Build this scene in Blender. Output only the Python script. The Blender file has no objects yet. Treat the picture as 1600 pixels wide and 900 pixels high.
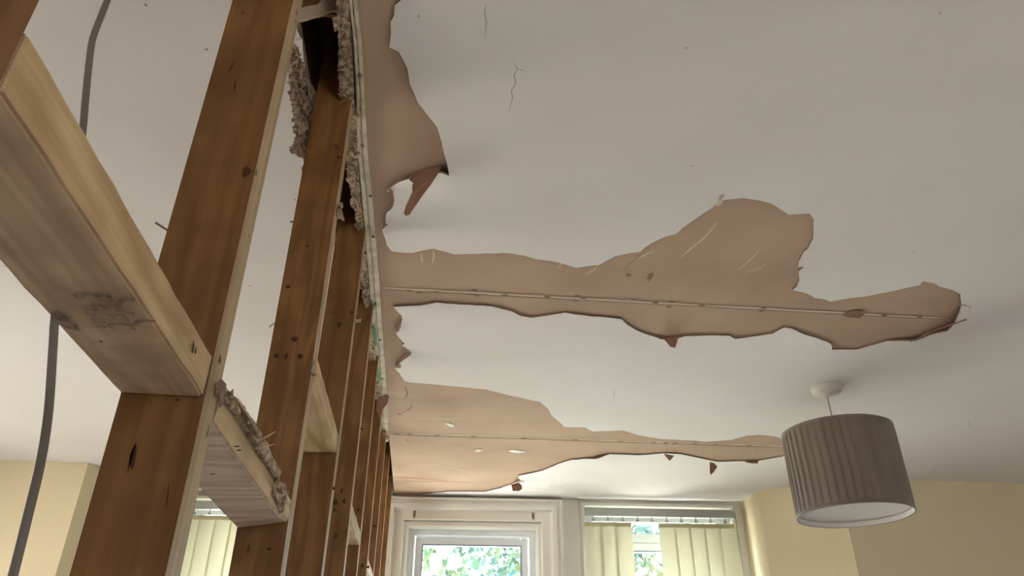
import bpy, bmesh, math, random
from mathutils import Vector, Matrix, noise, geometry
random.seed(7)
S = bpy.context.scene
C = S.collection
CH = 1.45          # camera height above the floor
ZC = 2.45          # ceiling height

# ------------------------------------------------------------------ camera
yaw, pitch, roll = math.radians(6.35), math.radians(30.0), math.radians(-0.17)
F = 1157.0
_r = Vector((math.cos(yaw), -math.sin(yaw), 0))
_f = Vector((math.sin(yaw)*math.cos(pitch), math.cos(yaw)*math.cos(pitch), math.sin(pitch)))
_d = _f.cross(_r)
_R = _r*math.cos(roll) + _d*math.sin(roll)
_D = -_r*math.sin(roll) + _d*math.cos(roll)
cd = bpy.data.cameras.new('camera')
cam = bpy.data.objects.new('camera', cd); C.objects.link(cam)
cd.sensor_width = 36; cd.lens = 36*F/1600; cd.clip_start = 0.02; cd.clip_end = 200
mw = Matrix((( _R.x, -_D.x, -_f.x, 0), (_R.y, -_D.y, -_f.y, 0), (_R.z, -_D.z, -_f.z, CH), (0, 0, 0, 1)))
cam.matrix_world = mw
S.camera = cam

def ray(x, y):
    return _R*((x-800)/F) + _D*((y-450)/F) + _f
def at_z(x, y, z):           # survey: point of the sight line through (x, y) at height z
    d = ray(x, y); t = (z-CH)/d.z
    return Vector((d.x*t, d.y*t, z))
def at_y(x, y, Y):
    d = ray(x, y); t = Y/d.y
    return Vector((d.x*t, Y, CH+d.z*t))
def at_x(x, y, X):
    d = ray(x, y); t = X/d.x
    return Vector((X, d.y*t, CH+d.z*t))

# ------------------------------------------------------------------ light and exposure
S.view_settings.view_transform = 'Standard'
S.view_settings.look = 'None'
S.view_settings.gamma = 1.0
S.view_settings.use_curve_mapping = False
S.view_settings.exposure = 1.2
W = bpy.data.worlds.new('sky'); S.world = W; W.use_nodes = True
nt = W.node_tree; nt.nodes.clear()
wo = nt.nodes.new('ShaderNodeOutputWorld'); bg = nt.nodes.new('ShaderNodeBackground')
bg.inputs['Color'].default_value = (0.85, 0.92, 1.0, 1); bg.inputs['Strength'].default_value = 6.0
nt.links.new(bg.outputs[0], wo.inputs[0])
sd = bpy.data.lights.new('sun', 'SUN'); sd.energy = 26.0; sd.angle = math.radians(2); sd.color = (1, .93, .82)
sun = bpy.data.objects.new('sun', sd); C.objects.link(sun)
sun.rotation_euler = (math.radians(3), math.radians(46), 0)

def portal(name, loc, rot, sx, sy):
    l = bpy.data.lights.new(name, 'AREA'); l.shape = 'RECTANGLE'; l.size = sx; l.size_y = sy
    l.cycles.is_portal = True
    o = bpy.data.objects.new(name, l); C.objects.link(o); o.location = loc; o.rotation_euler = rot
    return o

# ------------------------------------------------------------------ helpers
def tag(o, label=None, cat=None, group=None, kind=None):
    if label: o['label'] = label
    if cat: o['category'] = cat
    if group: o['group'] = group
    if kind: o['kind'] = kind
    return o

class MB:
    def __init__(s): s.v = []; s.f = []; s.m = []; s.sm = []
    def add(s, vs, fs, mi=0, smooth=False):
        b = len(s.v); s.v += [tuple(v) for v in vs]
        for f in fs: s.f.append(tuple(b+i for i in f)); s.m.append(mi); s.sm.append(smooth)
    def box(s, x0, x1, y0, y1, z0, z1, mi=0):
        s.add([(x0,y0,z0),(x1,y0,z0),(x1,y1,z0),(x0,y1,z0),(x0,y0,z1),(x1,y0,z1),(x1,y1,z1),(x0,y1,z1)],
              [(0,3,2,1),(4,5,6,7),(0,1,5,4),(1,2,6,5),(2,3,7,6),(3,0,4,7)], mi)
    def prism(s, poly, z0, z1, mi=0):      # poly in xy
        n = len(poly)
        s.add([(p[0],p[1],z0) for p in poly]+[(p[0],p[1],z1) for p in poly],
              [tuple(range(n))[::-1], tuple(range(n,2*n))]+[(i,(i+1)%n,n+(i+1)%n,n+i) for i in range(n)], mi)
    def slab(s, poly, nrm, t, mi=0):       # any planar 3-d polygon with thickness t
        n = len(poly); nv = Vector(nrm).normalized()*t
        s.add([Vector(p) for p in poly]+[Vector(p)+nv for p in poly],
              [tuple(range(n))[::-1], tuple(range(n,2*n))]+[(i,(i+1)%n,n+(i+1)%n,n+i) for i in range(n)], mi)
    def tube(s, pts, r, n=8, mi=0, flat=1.0, r1=None):
        pts = [Vector(p) for p in pts]; rings = []
        for i, p in enumerate(pts):
            t = (pts[min(i+1,len(pts)-1)]-pts[max(i-1,0)]).normalized()
            a = t.cross(Vector((0,1,0)));  a = a if a.length > .1 else t.cross(Vector((1,0,0)))
            a.normalize(); b = t.cross(a)
            rr = r if r1 is None else r+(r1-r)*i/(len(pts)-1)
            rings.append([p+a*rr*math.cos(2*math.pi*k/n)+b*rr*flat*math.sin(2*math.pi*k/n) for k in range(n)])
        vs = [v for R_ in rings for v in R_]; fs = []
        for i in range(len(pts)-1):
            for k in range(n): fs.append((i*n+k, i*n+(k+1)%n, (i+1)*n+(k+1)%n, (i+1)*n+k))
        s.add(vs, fs, mi, True); s.add(rings[0], [tuple(range(n))[::-1]], mi); s.add(rings[-1], [tuple(range(n))], mi)
    def lathe(s, prof, n=48, mi=0, cx=0, cy=0, smooth=True, closed=False):
        vs = [(cx+r*math.cos(2*math.pi*k/n), cy+r*math.sin(2*math.pi*k/n), z) for r, z in prof for k in range(n)]
        m = len(prof); fs = []
        for i in range(m if closed else m-1):
            j = (i+1) % m
            for k in range(n): fs.append((i*n+k, i*n+(k+1)%n, j*n+(k+1)%n, j*n+k))
        s.add(vs, fs, mi, smooth)
    def build(s, name, mats, parent=None, bevel=0, loc=None, rz=None, recalc=True):
        me = bpy.data.meshes.new(name); me.from_pydata(s.v, [], s.f)
        mats = mats if isinstance(mats, (list, tuple)) else [mats]
        for m in mats: me.materials.append(m)
        for p, mi, sm in zip(me.polygons, s.m, s.sm): p.material_index = mi; p.use_smooth = sm
        if recalc or bevel:
            bm = bmesh.new(); bm.from_mesh(me)
            if recalc: bmesh.ops.recalc_face_normals(bm, faces=bm.faces)
            if bevel: bmesh.ops.bevel(bm, geom=[e for e in bm.edges if len(e.link_faces) == 2 and e.calc_face_angle(0) > .5], offset=bevel, segments=2, affect='EDGES', clamp_overlap=True)
            bm.to_mesh(me); bm.free()
        me.update()
        o = bpy.data.objects.new(name, me); C.objects.link(o)
        if parent: o.parent = parent
        if loc: o.location = loc
        if rz is not None: o.rotation_euler.z = rz
        return o

def empty(name, loc=(0,0,0), rz=0):
    o = bpy.data.objects.new(name, None); C.objects.link(o); o.location = loc; o.rotation_euler.z = rz
    o.empty_display_size = .1
    return o

# ------------------------------------------------------------------ materials
def srgb(r, g, b):
    def c(v):
        v /= 255; return v/12.92 if v <= .04045 else ((v+.055)/1.055)**2.4
    return (c(r), c(g), c(b), 1)
def mat(name, col, rough=.7, bump=0, bscale=60, var=None, vscale=4, spec=.3, metallic=0, coords='Object', stretch=(1,1,1), detail=6):
    m = bpy.data.materials.new(name); m.use_nodes = True; N = m.node_tree.nodes; L = m.node_tree.links
    b = N['Principled BSDF']; b.inputs['Roughness'].default_value = rough; b.inputs['Specular IOR Level'].default_value = spec
    b.inputs['Metallic'].default_value = metallic; b.inputs['Base Color'].default_value = col
    tc = N.new('ShaderNodeTexCoord'); mp = N.new('ShaderNodeMapping'); mp.inputs['Scale'].default_value = stretch
    L.new(tc.outputs[coords], mp.inputs['Vector'])
    if var:
        n = N.new('ShaderNodeTexNoise'); n.inputs['Scale'].default_value = vscale; n.inputs['Detail'].default_value = detail
        L.new(mp.outputs[0], n.inputs['Vector'])
        r = N.new('ShaderNodeValToRGB'); r.color_ramp.elements[0].position = .35; r.color_ramp.elements[1].position = .65
        r.color_ramp.elements[0].color = var; r.color_ramp.elements[1].color = col
        L.new(n.outputs['Fac'], r.inputs[0]); L.new(r.outputs[0], b.inputs['Base Color'])
    if bump:
        n2 = N.new('ShaderNodeTexNoise'); n2.inputs['Scale'].default_value = bscale; n2.inputs['Detail'].default_value = 5
        L.new(mp.outputs[0], n2.inputs['Vector'])
        bp = N.new('ShaderNodeBump'); bp.inputs['Strength'].default_value = bump; bp.inputs['Distance'].default_value = .01
        L.new(n2.outputs['Fac'], bp.inputs['Height']); L.new(bp.outputs[0], b.inputs['Normal'])
    return m

def wood(name, light, dark, axis='z', rough=.6, dusty=None, dust=.5):
    m = bpy.data.materials.new(name); m.use_nodes = True; N = m.node_tree.nodes; L = m.node_tree.links
    b = N['Principled BSDF']; b.inputs['Roughness'].default_value = rough; b.inputs['Specular IOR Level'].default_value = .25
    tc = N.new('ShaderNodeTexCoord'); oi = N.new('ShaderNodeObjectInfo')
    ad = N.new('ShaderNodeVectorMath'); ad.operation = 'ADD'
    sc = N.new('ShaderNodeVectorMath'); sc.operation = 'SCALE'; sc.inputs['Scale'].default_value = 13
    cb = N.new('ShaderNodeCombineXYZ')
    for k in range(3): L.new(oi.outputs['Random'], cb.inputs[k])
    L.new(cb.outputs[0], sc.inputs[0]); L.new(tc.outputs['Object'], ad.inputs[0]); L.new(sc.outputs[0], ad.inputs[1])
    def mapped(al, ac):
        mp = N.new('ShaderNodeMapping')
        mp.inputs['Scale'].default_value = (al if axis == 'x' else ac, al if axis == 'y' else ac, al if axis == 'z' else ac)
        L.new(ad.outputs[0], mp.inputs['Vector']); return mp
    a = mapped(1.3, 11)
    n1 = N.new('ShaderNodeTexNoise'); n1.inputs['Scale'].default_value = 1; n1.inputs['Detail'].default_value = 2; n1.inputs['Distortion'].default_value = .4
    L.new(a.outputs[0], n1.inputs['Vector'])
    mu = N.new('ShaderNodeMath'); mu.operation = 'MULTIPLY'; mu.inputs[1].default_value = 9; L.new(n1.outputs['Fac'], mu.inputs[0])
    fr = N.new('ShaderNodeMath'); fr.operation = 'PINGPONG'; fr.inputs[1].default_value = .5; L.new(mu.outputs[0], fr.inputs[0])
    r = N.new('ShaderNodeValToRGB'); r.color_ramp.elements[0].color = dark; r.color_ramp.elements[1].color = light
    r.color_ramp.elements[0].position = -0.0; r.color_ramp.elements[1].position = .42
    L.new(fr.outputs[0], r.inputs[0])
    f2 = mapped(6, 160); n2 = N.new('ShaderNodeTexNoise'); n2.inputs['Scale'].default_value = 1; n2.inputs['Detail'].default_value = 4
    L.new(f2.outputs[0], n2.inputs['Vector'])
    mx = N.new('ShaderNodeMix'); mx.data_type = 'RGBA'; mx.blend_type = 'MULTIPLY'; mx.inputs[0].default_value = .55
    r2 = N.new('ShaderNodeValToRGB'); r2.color_ramp.elements[0].color = (.5,.45,.4,1); r2.color_ramp.elements[1].color = (1.1,1.1,1.1,1)
    r2.color_ramp.elements[0].position = .3; r2.color_ramp.elements[1].position = .6
    L.new(n2.outputs['Fac'], r2.inputs[0]); L.new(r.outputs[0], mx.inputs[6]); L.new(r2.outputs[0], mx.inputs[7])
    out = mx.outputs[2]
    mx.inputs[0].default_value = .35
    # blotches
    n3 = N.new('ShaderNodeTexNoise'); n3.inputs['Scale'].default_value = 14; n3.inputs['Detail'].default_value = 3; L.new(ad.outputs[0], n3.inputs['Vector'])
    r3 = N.new('ShaderNodeValToRGB'); r3.color_ramp.elements[0].position = .38; r3.color_ramp.elements[1].position = .68
    r3.color_ramp.elements[0].color = (0,0,0,1); r3.color_ramp.elements[1].color = (dust,dust,dust,1)
    L.new(n3.outputs['Fac'], r3.inputs[0])
    m2 = N.new('ShaderNodeMix'); m2.data_type = 'RGBA'
    L.new(r3.outputs[0], m2.inputs[0]); L.new(out, m2.inputs[6]); m2.inputs[7].default_value = dusty or dark
    L.new(m2.outputs[2], b.inputs['Base Color'])
    bp = N.new('ShaderNodeBump'); bp.inputs['Strength'].default_value = .2; bp.inputs['Distance'].default_value = .001
    L.new(n2.outputs['Fac'], bp.inputs['Height']); L.new(bp.outputs[0], b.inputs['Normal'])
    return m

M = {}
M['paint'] = mat('white_ceiling_paint', srgb(227,220,217), .85, .06, 45, srgb(221,213,209), 2.2)
M['skim_edge'] = mat('broken_skim_edge_shaded', srgb(140,112,98), .9, .4, 200)  # pinkish broken gypsum, coloured darker for the shade on its edge faces
M['board'] = mat('plasterboard_paper', srgb(186,158,136), .9, .05, 120, srgb(172,144,122), 3.0, detail=3)
M['tape'] = mat('joint_tape_cream', srgb(205,184,162), .9)
M['dark_mark'] = mat('dark_mark', srgb(72,54,42), .9)
M['brown_mark'] = mat('brown_mark', srgb(118,92,74), .9)
M['soft_mark'] = mat('soft_brown_mark', srgb(140,112,92), .9)
M['scratch'] = mat('paper_scratch', srgb(214,194,170), .9)
M['pink_mark'] = mat('red_pencil_mark', srgb(190,130,108), .9)
M['crack'] = mat('hairline_crack', srgb(156,146,138), .9)
M['faint'] = mat('faint_scuff', srgb(186,178,170), .9)
M['wall'] = mat('cream_wall_paint', srgb(216,200,168), .8, .05, 60, srgb(210,193,160), 2)
M['wall_shell'] = mat('pale_wall_paint', srgb(228,224,216), .85)
M['floorm'] = mat('pale_bounce_floor', srgb(214,210,206), .9, .2, 30, srgb(200,196,192), 3)  # plain unseen floor, kept pale to bounce light upward
M['gloss'] = mat('white_gloss_timber', srgb(228,224,214), .35, .03, 30, srgb(220,214,202), 3, .5)
M['upvc'] = mat('white_plastic_frame', srgb(236,240,244), .25, spec=.5)
M['gasket'] = mat('grey_gasket', srgb(120,140,160), .5)
M['rail'] = mat('grey_headrail', srgb(176,176,168), .35, spec=.5)
M['hook'] = mat('rusty_hook', srgb(140,112,80), .6, metallic=.3)
M['stud'] = wood('pine_stud', srgb(136,96,56), srgb(114,76,40), 'z', dusty=srgb(96,62,32), dust=.6)
M['stud_edge_lit'] = wood('pine_stud_edge_lit', srgb(190,164,128), srgb(166,136,100), 'z', dusty=srgb(146,120,88), dust=.45)  # plaster-dusted narrow faces, also coloured paler for the light from the room
M['nog'] = wood('weathered_noggin', srgb(206,176,142), srgb(182,150,118), 'y', dusty=srgb(152,122,98), dust=.8)
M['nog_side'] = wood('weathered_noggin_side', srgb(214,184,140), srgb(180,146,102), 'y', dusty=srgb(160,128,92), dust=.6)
M['nog_pale'] = wood('pale_sawn_noggin', srgb(208,186,166), srgb(168,142,122), 'x', dusty=srgb(180,156,138), dust=.5)
M['void'] = wood('shaded_void_timber', srgb(92,60,34), srgb(60,38,20), 'y')  # timber colour darkened to deepen the shade inside the slot
M['gyp'] = mat('crumbled_gypsum', srgb(216,192,166), .95, .9, 260, srgb(138,108,84), 95, detail=8)
M['gyp_dark'] = mat('torn_brown_paper', srgb(150,122,102), .95, .5, 150, srgb(112,86,70), 40)
M['bead'] = mat('white_bead', srgb(204,190,168), .6, .15, 120, srgb(172,154,132), 30)
M['green'] = mat('green_print', srgb(92,140,100), .7)
M['flap'] = mat('hanging_paper', srgb(148,112,94), .9, .1, 60, srgb(132,98,80), 10)
M['white_fl'] = mat('white_flake', srgb(232,226,216), .8)
M['stampm'] = None
M['cable'] = mat('grey_cable_sheath', srgb(134,126,118), .5, spec=.3)
M['metal'] = mat('nail_steel', srgb(130,120,112), .4, metallic=.8)
M['rose'] = mat('white_plastic_rose', srgb(206,196,186), .4, spec=.5)
M['cord'] = mat('lamp_flex', srgb(170,158,146), .5)
M['lining'] = mat('shade_lining', srgb(214,206,200), .6)
M['leaf'] = mat('leaf_green', srgb(50,84,84), .6, var=srgb(84,96,40), vscale=.7)
M['bark'] = mat('tree_bark', srgb(120,100,80), .9, .5, 20)
M['lawn'] = mat('pale_paving', srgb(214,208,196), .9, .2, 30, srgb(200,194,180), 3)
M['knot'] = mat('dark_knot', srgb(66,38,18), .7)

def stamp_mat():
    m = bpy.data.materials.new('ink_stamp'); m.use_nodes = True; N = m.node_tree.nodes; L = m.node_tree.links
    b = N['Principled BSDF']; b.inputs['Base Color'].default_value = srgb(78,62,54); b.inputs['Roughness'].default_value = .9
    tr = N.new('ShaderNodeBsdfTransparent'); mx = N.new('ShaderNodeMixShader'); n = N.new('ShaderNodeTexNoise'); n.inputs['Scale'].default_value = 130
    tc = N.new('ShaderNodeTexCoord'); L.new(tc.outputs['Object'], n.inputs['Vector'])
    r = N.new('ShaderNodeMapRange'); r.inputs[1].default_value = .3; r.inputs[2].default_value = .7; r.inputs[3].default_value = .15; r.inputs[4].default_value = .62
    L.new(n.outputs['Fac'], r.inputs[0]); L.new(r.outputs[0], mx.inputs[0]); L.new(tr.outputs[0], mx.inputs[1]); L.new(b.outputs[0], mx.inputs[2])
    L.new(mx.outputs[0], N['Material Output'].inputs[0]); return m
M['stampm'] = stamp_mat()
def glass_mat():
    m = bpy.data.materials.new('window_glass'); m.use_nodes = True; N = m.node_tree.nodes; L = m.node_tree.links
    g = N.new('ShaderNodeBsdfGlossy'); g.inputs['Roughness'].default_value = .02
    tr = N.new('ShaderNodeBsdfTransparent'); tr.inputs['Color'].default_value = (.9,.97,1,1)
    mx = N.new('ShaderNodeMixShader'); mx.inputs[0].default_value = .05
    L.new(tr.outputs[0], mx.inputs[1]); L.new(g.outputs[0], mx.inputs[2]); L.new(mx.outputs[0], N['Material Output'].inputs[0])
    return m
M['glass'] = glass_mat()
def cloth_mat(name, col, tcol, f, stripes=False):
    m = bpy.data.materials.new(name); m.use_nodes = True; N = m.node_tree.nodes; L = m.node_tree.links
    d = N.new('ShaderNodeBsdfDiffuse'); d.inputs['Color'].default_value = col
    t = N.new('ShaderNodeBsdfTranslucent'); t.inputs['Color'].default_value = tcol
    mx = N.new('ShaderNodeMixShader'); mx.inputs[0].default_value = f
    L.new(d.outputs[0], mx.inputs[1]); L.new(t.outputs[0], mx.inputs[2]); L.new(mx.outputs[0], N['Material Output'].inputs[0])
    n = N.new('ShaderNodeTexNoise'); n.inputs['Scale'].default_value = 400; b = N.new('ShaderNodeBump'); b.inputs['Strength'].default_value = .1
    L.new(n.outputs['Fac'], b.inputs['Height']); L.new(b.outputs[0], d.inputs['Normal'])
    return m
M['slat'] = cloth_mat('cream_blind_fabric', srgb(226,221,200), srgb(240,237,222), .36)
M['hem'] = cloth_mat('cream_blind_hem', srgb(206,198,158), srgb(200,190,150), .15)
def shade_mat():
    m = mat('pleated_taffeta', srgb(118,103,90), .5, .15, 8, srgb(106,92,80), 3, .4, stretch=(6,6,1))
    b = m.node_tree.nodes['Principled BSDF']; b.inputs['Sheen Weight'].default_value = .3
    return m
M['shade'] = shade_mat()

# ------------------------------------------------------------------ room shell
def struct(o): o['kind'] = 'structure'; return o
XL, XR, YB = -2.6, 3.6, -2.6
b = MB(); b.box(XL-.2, XR+.2, YB-.2, 4.3, -.15, 0); struct(b.build('floor', M['floorm']))
b = MB(); b.box(XL-.15, XL, YB, 1.8, 0, ZC+.02); b.box(XL-.15, XL, 3.0, 3.6, 0, ZC+.02); b.box(XL-.15, XL, 1.8, 3.0, 0, 1.1); b.box(XL-.15, XL, 1.8, 3.0, 2.0, ZC+.02); struct(b.build('wall_left', M['wall_shell']))  # unseen window opening added here to brighten the left side
b = MB(); b.box(XR, XR+.15, YB, 3.4, 0, ZC+.02); struct(b.build('wall_right', M['wall_shell']))
portal('added_window_portal_left', (XL-.08, 2.4, 1.55), (0, math.radians(-90), 0), .9, 1.2)
# back wall; unseen window opening added behind the camera for more daylight
b = MB()
b.box(XL-.15, .7, YB-.2, YB, 0, ZC+.02); b.box(1.7, XR+.15, YB-.2, YB, 0, ZC+.02)
b.box(.7, 1.7, YB-.2, YB, 0, 1.1); b.box(.7, 1.7, YB-.2, YB, 2.05, ZC+.02)
struct(b.build('wall_back', M['wall_shell']))
portal('added_window_portal_back', (1.2, YB-.1, 1.575), (math.radians(90), 0, 0), 1.0, .95)

# front wall frame of reference: along the window wall
FO = Vector((-.19, 3.975, 0)); FA = -.05
def fwd(lx, ly):
    return (FO.x+lx*math.cos(FA)-ly*math.sin(FA), FO.y+lx*math.sin(FA)+ly*math.cos(FA))
# wall pieces around three openings  (local: x along the wall, y out of the room)
OP = [(-1.03, -.17), (.08, .77), (1.02, 1.80)]
ZT = 2.41
b = MB(); segs = [-1.12]+[v for o in OP for v in o]+[1.885]
for i in range(0, len(segs), 2): b.box(segs[i], segs[i+1], 0, .22, 0, ZC+.2)
for k, (a0, a1) in enumerate(OP):
    zt = (ZT, 2.30, ZT)[k]
    b.box(a0, a1, 0, .22, zt, ZC+.01); b.box(a0, a1, 0, .22, 0, .75)
struct(b.build('wall_front', M['gloss'], loc=FO, rz=FA))
for k, (a0, a1) in enumerate(OP):
    p = fwd((a0+a1)/2, .2)
    portal('daylight_portal', (p[0], p[1], (.75+2.38)/2), (math.radians(-90), 0, FA), a1-a0, 1.63)

# cream returns and chimney-like cheeks either side of the bay
pR = fwd(1.885, 0); P1 = (1.677, 3.653); P2 = (1.954, 3.35)
b = MB()
b.prism([(pR[0]-.012, pR[1]+.1), (pR[0]-.012, pR[1]), P1, P2, (XR+.1, 3.34), (XR+.1, 4.2), (pR[0], 4.2)], 0, ZC+.01)
struct(b.build('wall_right_cheek', M['wall']))
pL = fwd(-1.12, 0)
b = MB()
b.prism([(XL-.1, 3.54), (-1.56, 3.542), (pL[0], pL[1]-.05), (pL[0], 4.4), (XL-.1, 4.4)], 0, ZC+.01)
struct(b.build('wall_left_cheek', M['wall']))

# ------------------------------------------------------------------ ceiling: brown board, white skim with the holes torn in it
SL, SR = -.262, -.178        # the slot over the partition
ZB = ZC+.005                 # underside of the board; the skim below it is 5 mm thick
bx = MB()
bx.box(XL-.1, SL, YB-.1, 4.3, ZB, ZB+.0125); bx.box(SR, XR+.1, YB-.1, 4.3, ZB, ZB+.0125)
bx.box(SL, SR, YB-.1, .3, ZB, ZB+.0125)

def strip_line(mb, pts, w, mi, z):        # thin flat mark on the board, w metres wide (tapering ends)
    P = [at_z(x, y, z) for x, y in pts]
    L_, R_ = [], []
    for i, p in enumerate(P):
        t = (P[min(i+1,len(P)-1)]-P[max(i-1,0)]); t.z = 0; t.normalize(); n = Vector((-t.y, t.x, 0))
        ww = w*(.35 if i in (0, len(P)-1) else 1)/2
        L_.append(p+n*ww); R_.append(p-n*ww)
    k = len(P)
    mb.add(L_+R_, [(i, i+1, k+i+1, k+i) for i in range(k-1)], mi)
def dot(mb, x, y, rx, ry, mi, z):
    c = at_z(x, y, z)
    mb.add([(c.x+rx*math.cos(a*.785), c.y+ry*math.sin(a*.785), z) for a in range(8)], [tuple(range(8))], mi)
ZM = ZB-.0009
# middle joint
for dy, w, mi in ((0, .011, 1), (2.7, .004, 4), (-2.5, .003, 4)):
    pts = [(x, 450+(x-600)*.0545+dy*(1-(x-600)/2200)+random.uniform(-.5,.5)) for x in range(600, 1500, 25)]
    strip_line(bx, pts, w, mi, ZM - (.0003 if mi == 4 else 0))
for x, d in ((640,2),(655,4),(682,2),(741,-4),(745,4),(789,1),(855,0),(902,-4),(899,3),(912,-1),(990,-3),(1024,0),(1050,-3),(1045,5),(1096,1),(1194,-1),(1190,4),(1340,-4),(1382,0),(1437,0)):
    dot(bx, x, 450+(x-600)*.0545+d, .010, .006, 3, ZM-.0005)
# lower joint
pts = [(x, 677+(x-605)*.033) for x in range(606, 1240, 30)]
strip_line(bx, pts, .012, 1, ZM); strip_line(bx, [(x, y+2) for x, y in pts], .005, 4, ZM-.0003)
for x in (620,683,740,819,899,970,1021,1040,1055,1086,1118,1170): dot(bx, x, 678+(x-605)*.033, .014, .009, 3, ZM-.0005)
for x, y in ((624,647),(640,678),(637,688),(1017,429),(1015,434),(982,430)): dot(bx, x, y, .008, .008, 3, ZM-.0005)
for pts, w in (([(1063,403),(1080,388),(1100,372),(1122,346)], .0045), ([(982,418),(995,405),(1008,398),(1022,393)], .005), ([(985,416),(1005,395),(1012,390)], .003),
               ([(916,429),(928,421),(937,412)], .005), ([(870,420),(876,413),(883,410)], .004), ([(677,391),(678,402),(675,411)], .005), ([(658,396),(659,405),(661,411)], .004),
               ([(1153,422),(1168,410),(1177,401),(1190,386)], .003), ([(1162,426),(1185,420),(1196,413)], .003), ([(1205,382),(1220,372)], .002),
               ([(720,635),(745,632)], .004), ([(652,655),(690,655),(727,654)], .004), ([(665,664),(700,664)], .004),
               ([(640,727),(680,726),(743,740)], .005), ([(690,722),(720,730)], .004), ([(760,726),(775,727)], .004)):
    strip_line(bx, pts, w, 2, ZM-.0002)
strip_line(bx, [(606,745),(640,747),(700,751)], .012, 5, ZM-.0002); strip_line(bx, [(610,752),(700,753),(780,754)], .004, 5, ZM-.0002)
strip_line(bx, [(775,750),(800,751)], .008, 5, ZM-.0002)
strip_line(bx, [(633,603),(637,615),(633,622)], .006, 3, ZM-.0002); strip_line(bx, [(644,630),(640,640),(628,645)], .006, 3, ZM-.0002)
strip_line(bx, [(1013,440),(1018,432),(1022,425)], .006, 3, ZM-.0002)
ceiling = struct(bx.build('ceiling', [M['board'], M['tape'], M['scratch'], M['soft_mark'], M['soft_mark'], M['pink_mark']], recalc=False))

HOLE = [(640,-70),(626,0),(617,7),(616,23),(610,33),(611,52),(608,73),(623,80),(632,97),(637,107),(640,130),(653,160),(673,185),(683,197),(693,230),(702,257),(702,262),
 (690,258),(670,263),(640,270),(623,280),(605,293),(614,301),(615,312),(615,320),(609,327),(604,332),(602,342),(603,352),(597,358),(600,368),(603,375),(604,382),(612,392),(627,394),(643,395),
 (660,391),(677,388),(697,393),(710,397),(747,396),(797,395),(820,399),(840,405),(867,408),(882,412),(900,418),(920,415),(937,413),(960,400),(983,395),(1000,393),
 (1017,380),(1040,369),(1057,365),(1077,348),(1093,337),(1113,324),(1120,318),(1130,312),(1160,309),(1183,312),(1203,317),(1220,327),(1232,335),(1250,334),(1265,333),(1271,342),(1270,373),(1262,388),(1256,393),(1248,408),(1248,423),(1249,437),(1245,447),(1238,453),
 (1260,458),(1273,465),(1288,467),(1298,471),(1317,467),(1350,463),(1400,453),(1437,445),(1442,439),(1460,442),(1467,447),(1487,452),(1500,458),(1501,473),(1497,482),(1488,495),(1478,507),(1460,513),(1440,522),(1427,527),(1385,532),(1360,540),(1340,546),(1300,546),(1298,537),(1277,528),(1257,522),(1237,513),(1225,511),(1217,515),(1207,521),
 (1173,526),(1148,529),(1140,524),(1070,524),(1050,527),(1033,528),(1013,523),(993,515),(980,507),(972,498),(900,491),(883,488),(853,493),(830,496),(813,493),(800,486),(767,478),(697,474),(682,472),(657,477),(615,479),
 (628,493),(627,503),(617,513),(620,522),(632,537),(628,539),(638,547),(643,552),(624,565),(618,573),(627,587),(632,595),(642,597),(667,599),(713,603),(760,608),(800,618),(843,627),(855,637),(863,650),(883,667),(912,667),(927,674),(950,673),(973,672),(1000,680),
 (1030,685),(1087,688),(1100,690),(1143,687),(1167,680),(1187,679),(1213,682),(1235,690),(1246,700),(1223,713),(1200,717),(1183,720),(1120,721),(1100,717),(1063,709),(1037,708),(997,711),(953,709),(927,715),(900,718),
 (893,718),(873,724),(847,735),(830,739),(810,743),(812,750),(800,756),(780,763),(757,768),(700,768),(650,773),(607,772)]
def rough_path(P, step=.02, amp=.0022):
    out = []
    for a, c in zip(P[:-1], P[1:]):
        n = max(1, int((c-a).length/step))
        for i in range(n):
            q = a.lerp(c, i/n)
            if i:
                t = (c-a).normalized(); nn = Vector((-t.y, t.x, 0)); q = q+nn*amp*(noise.noise(Vector((q.x*70, q.y*70, 3)))*2)
            out.append(q)
    out.append(P[-1]); return out
hole = rough_path([at_z(x, y, ZC) for x, y in HOLE])
SAG = [(at_z(700,262,ZC), .10, .020), (at_z(640,272,ZC), .05, .010), (at_z(1488,500,ZC), .13, .022), (at_z(1430,530,ZC), .08, .010), (at_z(612,300,ZC), .05, .008), (at_z(620,570,ZC), .10, .006),
       (at_z(930,712,ZC), .05, .012), (at_z(1048,527,ZC), .05, .009)]
def sag(x, y):
    s = 0
    for c, w, h in SAG: s += h*math.exp(-((x-c.x)**2+(y-c.y)**2)/(w*w)/.5)
    return s + .0012*(noise.noise(Vector((x*2.2, y*2.2, 0)))+1)
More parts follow.
